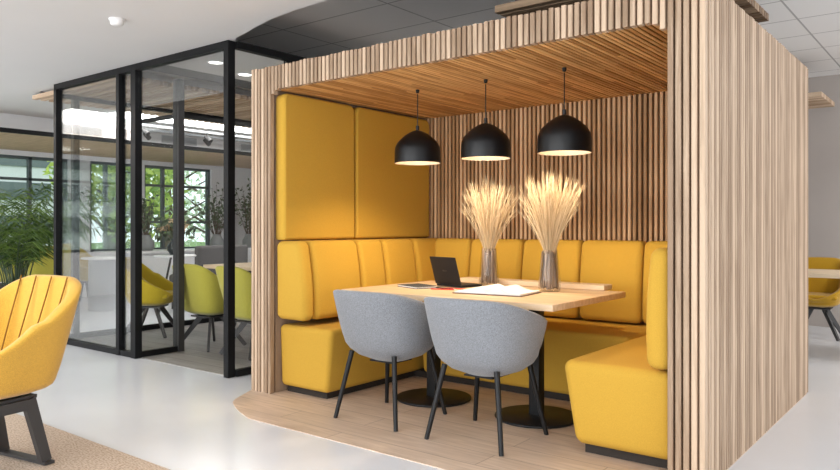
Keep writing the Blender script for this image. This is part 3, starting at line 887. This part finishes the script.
# return beside the booth
gr = framed('glass_partition', 'black-framed glass return wall running back behind the left side of the booth', (GX1, 5.0, 0))
b = MB(); b.box(GX1 - 0.03, GX1 + 0.03, GY + 0.034, 6.6, SOF - 0.055, SOF - 0.002); b.build('top_rail', M['frame_black'], gr, world=True)
b = MB(); b.box(GX1 - 0.025, GX1 + 0.025, GY + 0.034, 6.6, 0.006, 0.055); b.build('bottom_rail', M['frame_black'], gr, world=True)
for y in (3.98, 5.3, 6.57):
    b = MB(); b.box(GX1 - 0.028, GX1 + 0.028, y - 0.028, y + 0.028, 0.055, SOF - 0.055); b.build('post', M['frame_black'], gr, world=True)
for y0, y1 in ((GY + 0.034, 3.95), (4.01, 5.27), (5.33, 6.54)):
    b = MB(); b.box(GX1 - 0.005, GX1 + 0.005, y0, y1, 0.055, SOF - 0.055); b.build('glass_pane', M['glass'], gr, world=True)
# far left return
gl = framed('glass_partition', 'black-framed glass return wall between the potted palm and the lime chairs', (GX0, 5.0, 0))
b = MB(); b.box(GX0 - 0.025, GX0 + 0.025, GY + 0.034, 6.6, 0.006, 0.06); b.build('bottom_rail', M['frame_black'], gl, world=True)
b = MB(); b.box(GX0 - 0.025, GX0 + 0.025, GY + 0.034, 6.6, 2.43, 2.47); b.build('top_rail', M['frame_black'], gl, world=True)
for y in (3.595, 6.57):
    b = MB(); b.box(GX0 - 0.03, GX0 + 0.03, y - 0.03, y + 0.03, 0.06, 2.43); b.build('post', M['frame_black'], gl, world=True)
for y0, y1 in ((GY + 0.034, 3.563), (3.627, 6.54)):
    b = MB(); b.box(GX0 - 0.005, GX0 + 0.005, y0, y1, 0.06, 2.43); b.build('glass_pane', M['glass'], gl, world=True)
# doorway return with its own post and head rails
gd = framed('glass_partition', 'short black-framed glass screen standing at right angles beside the open doorway', (DX, 3.6, 0))
CY = 3.83
b = MB(); b.box(DX - 0.055, DX + 0.035, CY - 0.03, CY + 0.03, 0.006, 2.49); b.build('post', M['charcoal'], gd, world=True)
b = MB(); b.box(DX - 0.02, DX + 0.02, GY + 0.034, CY - 0.03, 0.006, 0.055); b.build('bottom_rail', M['frame_black'], gd, world=True)
b = MB(); b.box(DX - 0.005, DX + 0.005, GY + 0.034, CY - 0.03, 0.055, 2.49); b.build('glass_pane', M['glass'], gd, world=True)
b = MB(); b.box(DX - 0.62, DX - 0.055, CY - 0.02, CY + 0.02, 2.145, 2.18); b.build('head_rail', M['frame_black'], gd, world=True)
b = MB(); b.box(DX - 0.02, DX + 0.02, CY + 0.03, 6.5, 2.145, 2.18); b.build('head_rail', M['frame_black'], gd, world=True)

# slatted raft hanging over the glass room
def raft(x0, x1, y0, y1, z0, label, pitch=0.085, w=0.045, h=0.045, mat='slat_x', along='X'):
    t = thing('ceiling_raft', label, 'ceiling raft', ((x0 + x1) / 2, (y0 + y1) / 2, z0), 0, 'slatted wooden ceiling rafts')
    b = MB()
    if along == 'X':
        n = int((y1 - y0) / pitch)
        for i in range(n + 1): b.slat('X', x0, x1, y0 + i * pitch, y0 + i * pitch + w, z0, z0 + h)
    b.build('slats', M[mat], t, world=True)
    for x in (x0 + 0.15, (x0 + x1) / 2, x1 - 0.15):
        b = MB(); b.box(x - 0.02, x + 0.02, y0 + 0.02, y1 - 0.02, z0 + h + 0.001, z0 + h + 0.025); b.build('cross_bar', M['charcoal'], t, world=True)
raft(-7.9, -6.13, 3.46, 8.6, 2.485, 'grey-brown slatted wooden ceiling raft hanging over the glass room', w=0.05)
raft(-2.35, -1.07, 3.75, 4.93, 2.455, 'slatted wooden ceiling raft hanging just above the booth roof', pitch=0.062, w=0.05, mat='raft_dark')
raft(-2.6, -1.235, 7.95, 8.7, 2.42, 'small slatted wooden ceiling raft hanging by the grey end wall', pitch=0.062, w=0.05)

# downlights, smoke detector
def downlight(loc, label):
    t = thing('downlight', label, 'downlight', loc, 0, 'downlights in the glass room ceiling')
    b = MB(); b.lathe([(0.075, 0), (0.078, -0.006), (0.062, -0.008), (0.058, 0)], n=28); b.build('trim_ring', M['white'], t)
    b = MB(); b.lathe([(0.0, -0.003), (0.059, -0.003)], n=28); b.build('lens', M['downlight'], t)
downlight((-5.18, 3.78, 2.556), 'round recessed downlight nearest the front glass of the glass room')
downlight((-5.38, 4.25, 2.556), 'round recessed downlight deeper inside the glass room')
sd = thing('smoke_detector', 'small white smoke detector on the plaster ceiling', 'smoke detector', (-4.63, 2.58, SOF))
b = MB(); b.lathe([(0.052, 0.0), (0.052, -0.012), (0.0, -0.012)], n=28); b.build('base', M['white'], sd)
b = MB(); b.lathe([(0.045, -0.012), (0.043, -0.035), (0.03, -0.045), (0.0, -0.045)], n=28); b.build('cover', M['white'], sd)

# ------------------------------------------------------------------ glass-room furniture
gt = thing('meeting_table', 'long light wooden table behind the lime chairs inside the glass room', 'table', (-5.75, 5.0, 0.004))
b = MB(); b.rbox(-6.55, -4.95, 4.62, 5.45, 0.70, 0.738, 0.004, 3, k=2); b.build('tabletop', M['oak_light'], gt, world=True)
for xx in (-6.25, -5.2):
    for s_ in (-1, 1):
        b = MB(); b.bar((xx, 5.03 + s_ * 0.05, 0.70), (xx, 5.03 + s_ * 0.30, 0.004), 0.07, 0.04, (0, 1, 0)); b.build('leg', M['charcoal'], gt, world=True)
b = MB(); b.bar((-6.25, 5.03, 0.38), (-5.2, 5.03, 0.38), 0.06, 0.03, (0, 0, 1)); b.build('stretcher', M['charcoal'], gt, world=True)
G = 'armchairs around the glass room table'
lc = armchair('armchair', 'lime green armchair at the glass room table, framed by the open doorway', 'armchair', (-5.78, 4.17, 0.004), math.radians(4), 'lime', group=G); flat_base(lc); lc.scale = (0.95, 0.95, 0.9)
dup(lc, (-5.12, 4.17, 0.004), math.radians(-4), 'lime green armchair half hidden between the black corner post and the booth')
mc = armchair('armchair', 'olive yellow armchair at the end of the glass room table, behind the narrow glass pane', 'armchair', (-6.88, 4.22, 0.004), math.radians(-52), 'olive', group=G); flat_base(mc); mc.scale = (0.95, 0.95, 0.92)

# ------------------------------------------------------------------ far office
GF = 'yellow chairs by the far windows'
f1 = armchair('armchair', 'lime armchair behind the fronds at the palm planter', 'armchair', (-10.95, 4.55, 0.0), math.radians(30), 'lime', group=GF); flat_base(f1)
dup(f1, (-10.1, 4.65, 0.0), math.radians(60), 'lime armchair between the palm and the first partition post')
f2 = armchair('armchair', 'yellow armchair beside the round white table near the windows', 'armchair', (-10.45, 5.32, 0.0), math.radians(-60), 'olive', group=GF); flat_base(f2)
def round_table(label, loc, r, top, h=0.74, mat='white', drum=False):
    t = thing('round_table', label, 'table', loc)
    b = MB(); b.lathe([(0, h - 0.025), (r - 0.01, h - 0.025), (r, h - 0.018), (r, h - 0.004), (r - 0.006, h), (0, h)], n=40); b.build('tabletop', M[top], t)
    b = MB()
    if drum: b.lathe([(r * 0.72, 0.003), (r * 0.72, h - 0.03)], n=32)
    else: b.tube([(0, 0, 0.02), (0, 0, h - 0.025)], 0.035, 14)
    b.build('column', M['duct' if drum else 'charcoal'], t)
    if not drum:
        b = MB(); b.lathe([(0, 0.002), (0.24, 0.002), (0.24, 0.012), (0.04, 0.022), (0, 0.022)], n=32); b.build('base_plate', M['charcoal'], t)
round_table('round white table on a grey drum beside the yellow chair near the windows', (-9.5, 5.15, 0.0), 0.33, 'white', 0.72, drum=True)
rt = thing('office_table', 'pale wooden table in front of the mustard chair by the grey end wall', 'table', (-0.95, 7.4, 0))
b = MB(); b.rbox(-2.1, 0.4, 7.05, 7.75, 0.70, 0.738, 0.004, 3, k=2); b.build('tabletop', M['oak_light'], rt, world=True)
for xx in (-2.02, 0.32):
    for yy in (7.12, 7.68):
        b = MB(); b.box(xx - 0.025, xx + 0.025, yy - 0.025, yy + 0.025, 0.003, 0.699); b.build('leg', M['charcoal'], rt, world=True)
ec = armchair('armchair', 'mustard yellow armchair on dark legs at the pale table by the grey wall', 'armchair', (-1.34, 8.42, 0.0), math.radians(182), 'mustard')
ec.scale = (0.88, 0.9, 0.92); flat_base(ec)

# low white counter under the windows
ct = thing('window_counter', 'long low white counter under the tall windows holding vases', 'counter', (-11.2, 7.6, 0))
b = MB(); b.rbox(-11.46, -10.75, 5.98, 9.2, 0.70, 0.74, 0.004, 3, k=2); b.build('counter_top', M['white'], ct, world=True)
b = MB(); b.box(-11.44, -10.8, 6.0, 9.18, 0.004, 0.699); b.build('cabinet', M['wall'], ct, world=True)
# grey sofas in front of it
def sofa_far(loc, rz, label):
    t = thing('lounge_sofa', label, 'sofa', loc, rz, 'dark grey lounge sofas')
    b = MB(); b.rbox(-0.45, 0.45, -0.35, 0.35, 0.10, 0.42, 0.05, 4); b.build('seat', M['sofa_grey'], t)
    b = MB(); b.rbox(-0.45, 0.45, 0.30, 0.45, 0.30, 0.86, 0.05, 4); b.build('backrest', M['sofa_grey'], t)
    for sx in (-1, 1):
        for sy in (-1, 1):
            b = MB(); b.tube([(sx * 0.4, sy * 0.3, 0.12), (sx * 0.42, sy * 0.32, 0.0)], 0.018, 8); b.build('leg', M['charcoal'], t)
    return t
s0_ = sofa_far((-9.4, 6.7, 0), math.radians(90 + 180), 'dark grey sofa behind the lime chair nearer the flowers')
dup(s0_, (-9.3, 7.9, 0), math.radians(270), 'dark grey sofa beyond the table end next to the right doorway post')

# branches in vases, flowers
def branch_vase(loc, seed, label, h=0.85, spread=0.42, n=22, leaf='leaf2'):
    v = thing('flower_vase', 'grey vase of the ' + label.split(' next')[0].split(' in front')[0], 'vase', loc)
    b = MB(); b.lathe([(0.0, 0.0), (0.10, 0.0), (0.13, 0.05), (0.13, 0.14), (0.08, 0.22), (0.07, 0.25)], n=24); b.build('body', M['greyvase'], v)
    b = MB(); b.lathe([(0.07, 0.25), (0.078, 0.256), (0.07, 0.262), (0.062, 0.25)], n=24); b.build('rim', M['greyvase'], v)
    t = thing('branch_bouquet', label, 'branches', loc)
    rnd = random.Random(seed)
    st, lf = MB(), MB()
    for i in range(n):
        a = rnd.uniform(0, 2 * PI); q = rnd.uniform(0.2, 1)
        tip = Vector((cos(a) * spread * q, sin(a) * spread * q, 0.25 + h * rnd.uniform(0.5, 1.0) * (1 - 0.25 * q)))
        p0_ = Vector((cos(a) * 0.03, sin(a) * 0.03, 0.20)); mid = p0_.lerp(tip, 0.5) + Vector((0, 0, 0.06))
        pts = [p0_, mid, tip]; st.tube(pts, [0.006, 0.004, 0.002], 5, caps=False)
        for k in range(11):
            u = 0.25 + 0.75 * k / 10
            p = p0_.lerp(mid, u * 2) if u < 0.5 else mid.lerp(tip, u * 2 - 1)
            d = Vector([rnd.gauss(0, 1) for _ in range(3)]).normalized(); e = d.cross(Vector([rnd.gauss(0, 1) for _ in range(3)])).normalized()
            L = rnd.uniform(0.05, 0.085); c = p + d * L * 0.6
            lf.add([p, c + e * L * 0.3, p + d * L * 1.2, c - e * L * 0.3], [(0, 1, 2, 3)])
    st.build('stems', M['bark'], t); lf.build('leaves', M[leaf], t)
branch_vase((-10.95, 8.02, 0.741), 21, 'leafy grey-green branches on the counter behind the lime chair', 1.05, 0.44, 26)
branch_vase((-10.95, 8.75, 0.741), 22, 'leafy grey-green branches in the corner next to the right doorway post', 1.15, 0.42, 26)
branch_vase((-10.95, 6.62, 0.741), 24, 'dark leafy branches on the counter in front of the bright green tree', 0.85, 0.36, 24)
fv = thing('flower_vase', 'dark vase of beige flowers on the side table behind the olive chair', 'vase', (-8.6, 5.62, 0.762))
b = MB(); b.lathe([(0, 0), (0.06, 0), (0.10, 0.06), (0.10, 0.12), (0.05, 0.19), (0.055, 0.21)], n=24); b.build('body', M['darkglass'], fv)
b = MB(); b.lathe([(0.055, 0.21), (0.062, 0.214), (0.055, 0.218), (0.046, 0.20)], n=24); b.build('rim', M['darkglass'], fv)
fb = thing('flower_bouquet', 'bouquet of beige flowers with dark leaves in the dark vase', 'flowers', (-8.6, 5.62, 0.762))
b, b2, b3 = MB(), MB(), MB(); rnd = random.Random(9)
for i in range(26):
    a = rnd.uniform(0, 2 * PI); q = math.sqrt(rnd.random()); c = (cos(a) * 0.19 * q, sin(a) * 0.19 * q, 0.36 + 0.10 * (1 - q) + rnd.uniform(-0.03, 0.03))
    leaf_cloud(b, c, 0.045, 26, 0.03, 0.8, i, 0.2)
    b3.tube([(cos(a) * 0.02, sin(a) * 0.02, 0.17), c], 0.0035, 5, caps=False)
for i in range(60):
    a = rnd.uniform(0, 2 * PI); q = rnd.uniform(0.6, 1.5); leaf_cloud(b2, (cos(a) * 0.2 * q, sin(a) * 0.2 * q, 0.30 + rnd.uniform(-0.1, 0.25)), 0.02, 2, 0.06, 1, 100 + i, 0.1)
b.build('flower_heads', M['petal'], fb); b2.build('leaves', M['leaf2'], fb); b3.build('stems', M['leaf2'], fb)
stb = thing('side_table', 'round white side table on thin dark legs carrying the beige flowers', 'table', (-8.6, 5.62, 0))
b = MB(); b.lathe([(0, 0.735), (0.27, 0.735), (0.28, 0.745), (0.27, 0.758), (0, 0.758)], n=36); b.build('tabletop', M['white'], stb)
for k in range(3):
    a = k * 2 * PI / 3 + 0.6
    b = MB(); b.tube([(0.06 * cos(a), 0.06 * sin(a), 0.735), (0.25 * cos(a), 0.25 * sin(a), 0.0)], 0.014, 8); b.build('leg', M['charcoal'], stb)

# track light rails with spots over the far office
def track(y0, y1, x, z, n, label, cat='track light', seed=1):
    t = thing('track_light', label, cat, (x, (y0 + y1) / 2, z), 0, 'track lights over the far office')
    b = MB(); b.box(x - 0.018, x + 0.018, y0, y1, z - 0.03, z); b.build('rail', M['duct'], t, world=True)
    for yy in (y0 + 0.2, y1 - 0.2):
        b = MB(); b.tube([(x, yy, z), (x, yy, SOF)], 0.006, 6); b.build('hanger', M['duct'], t, world=True)
    for k in range(n):
        yy = y0 + (y1 - y0) * (k + 0.5) / n
        b = MB(); b.tube([(x, yy, z - 0.03), (x, yy, z - 0.09)], 0.01, 6); b.tube([(x - 0.03, yy, z - 0.07), (x + 0.06, yy + 0.02, z - 0.14)], [0.024, 0.034], 14); b.build('spot', M['charcoal'], t, world=True)
track(4.6, 8.4, -8.45, 2.46, 4, 'grey track light rail with spots nearer the glass room')
track(5.0, 8.9, -9.1, 2.50, 4, 'grey track light rail with spots nearer the windows')

# ------------------------------------------------------------------ potted palm in a wooden planter
pl = thing('wooden_planter', 'low brown wooden planter box carrying the palm', 'planter', (-9.0, 3.75, 0))
b = MB(); b.rbox(-0.55, 0.45, -0.5, 0.35, 0.003, 0.44, 0.008, 3, k=2); b.build('box', M['slat_in'], pl)
b = MB(); b.box(-0.52, 0.42, -0.47, 0.32, 0.441, 0.446); b.build('soil', M['soil'], pl)
palm = thing('potted_palm', 'bushy green palm with arching fronds growing from the planter near the windows', 'palm', (-9.0, 3.75, 0.447))
rnd = random.Random(31)
st, lf = MB(), MB()
for i in range(44):
    a = rnd.uniform(0, 2 * PI); rr = rnd.uniform(0.0, 0.16)
    L = rnd.uniform(0.8, 1.75); outw = rnd.uniform(0.25, 1.0); 
    base = Vector((cos(a) * rr, sin(a) * rr, 0))
    pts = []
    for k in range(15):
        u = k / 14
        r = outw * (u ** 1.5); z = L * (u - 0.30 * u ** 3 * (0.5 + outw))
        pts.append(base + Vector((cos(a) * r, sin(a) * r, z)))
    st.tube(pts, [0.008 * (1 - 0.8 * k / 14) for k in range(15)], 5, caps=False)
    for k in range(3, 15):
        for rep in (0, 0.5):
            if k + rep > 14 or rnd.random() < 0.3: continue
            p = pts[k] if rep == 0 else pts[k].lerp(pts[k + 1], 0.5)
            d = (pts[min(k + 1, 14)] - pts[k - 1]).normalized()
            sd = d.cross(Vector((0, 0, 1))).normalized()
            ll = 0.40 * (1 - 0.55 * abs(k / 14 - 0.45)) * rnd.uniform(0.8, 1.1)
            for s_ in (-1, 1):
                dr = (sd * s_ + d * rnd.uniform(0.5, 1.1) + Vector([rnd.gauss(0, 0.22) for _ in range(3)])).normalized()
                tip = p + dr * ll + Vector((0, 0, -0.16 * ll / 0.3)); md = p + dr * ll * 0.5
                w = d * 0.009
                lf.add([p - w * 0.5, md - w, tip, md + w, p + w * 0.5], [(0, 1, 2, 3, 4)])
st.build('stems', M['leaf2'], palm); lf.build('fronds', M['leaf'], palm)

# ------------------------------------------------------------------ light
w = bpy.data.worlds.new('World'); sc.world = w; w.use_nodes = True
bg = w.node_tree.nodes['Background']; bg.inputs['Color'].default_value = (0.93, 0.97, 1.0, 1); bg.inputs['Strength'].default_value = 2.1

def area(name, loc, rot, sx, sy, e, col=(1, 1, 1)):
    L = bpy.data.lights.new(name, 'AREA'); L.shape = 'RECTANGLE'; L.size = sx; L.size_y = sy; L.energy = e; L.color = col
    o = bpy.data.objects.new(name, L); COL.objects.link(o); o.location = loc; o.rotation_euler = rot
    return o

# assumed daylight from bare area lights added behind and beside the camera, plus fill lights added under the ceilings
area('south_fill_light', (-3.0, -5.6, 1.4), (PI / 2, 0, 0), 12, 2.3, 500, (0.95, 0.98, 1.0))  # unseen fill added behind the camera for assumed daylight, no window built
area('east_fill_light', (5.6, 3.0, 1.4), (PI / 2, 0, PI / 2), 12, 2.3, 75, (0.95, 0.98, 1.0))  # unseen area light added as side fill, there is no east window
area('soffit_fill_light', (-3.4, 0.3, SOF - 0.03), (0, 0, 0), 4.0, 1.2, 60, (1, 0.98, 0.95))  # unseen fill added to lift the front area, no known fixture
area('far_office_fill_light', (-9.0, 1.2, SOF - 0.03), (0, 0, 0), 1.2, 3.0, 120, (1, 0.98, 0.95))  # unseen fill added to brighten the far office
def fill_panel(label, x0, x1, y0, y1, z, strength):  # glowing panel added as fill where the rooms came out dim
    t = thing('ceiling_fill_panel', label, 'added fill light', ((x0 + x1) / 2, (y0 + y1) / 2, z), 0, 'added fill panels')
    b = MB(); w_ = 0.02
    for q in ((x0, x1, y0, y0 + w_), (x0, x1, y1 - w_, y1), (x0, x0 + w_, y0 + w_, y1 - w_), (x1 - w_, x1, y0 + w_, y1 - w_)): b.box(*q, z - 0.014, z)
    b.build('frame', M['white'], t, world=True)
    b = MB(); b.box(x0 + w_, x1 - w_, y0 + w_, y1 - w_, z - 0.010, z - 0.002); b.build('diffuser', emit('fill_panel_glow', (1, 0.98, 0.95), strength), t, world=True)
fill_panel('added flat white fill panel over the far office by the windows', -8.7, -8.0, 4.6, 8.8, SOF - 0.001, 10)  # added glow that lifts the far office
fill_panel('added flat white fill panel over the glass room table', -5.45, -4.75, 4.75, 5.9, 2.555, 9)  # added glow that lifts the glass room interior
area('end_wall_fill_light', (1.4, 7.4, 2.83), (0, 0, 0), 1.2, 1.2, 90, (1, 0.98, 0.95))  # unseen fill added for the end wall and the area beside the booth

# ------------------------------------------------------------------ camera
cd = bpy.data.cameras.new('camera'); cam = bpy.data.objects.new('camera', cd); COL.objects.link(cam)
cam.location = (0, 0, 1.15); cam.rotation_euler = (PI / 2, 0, math.radians(38.01))
cd.sensor_width = 36; cd.lens = 36 * 719 / 840; cd.shift_y = -9 / 840; cd.clip_start = 0.05; cd.clip_end = 200
sc.camera = cam
sc.view_settings.view_transform = 'Standard'; sc.view_settings.look = 'None'
sc.view_settings.gamma = 1; sc.view_settings.use_curve_mapping = False
sc.view_settings.exposure = 0.0
sc.cycles.max_bounces = 10; sc.cycles.transparent_max_bounces = 16; sc.cycles.diffuse_bounces = 5
sc.cycles.use_denoising = True; sc.cycles.caustics_reflective = False; sc.cycles.caustics_refractive = False
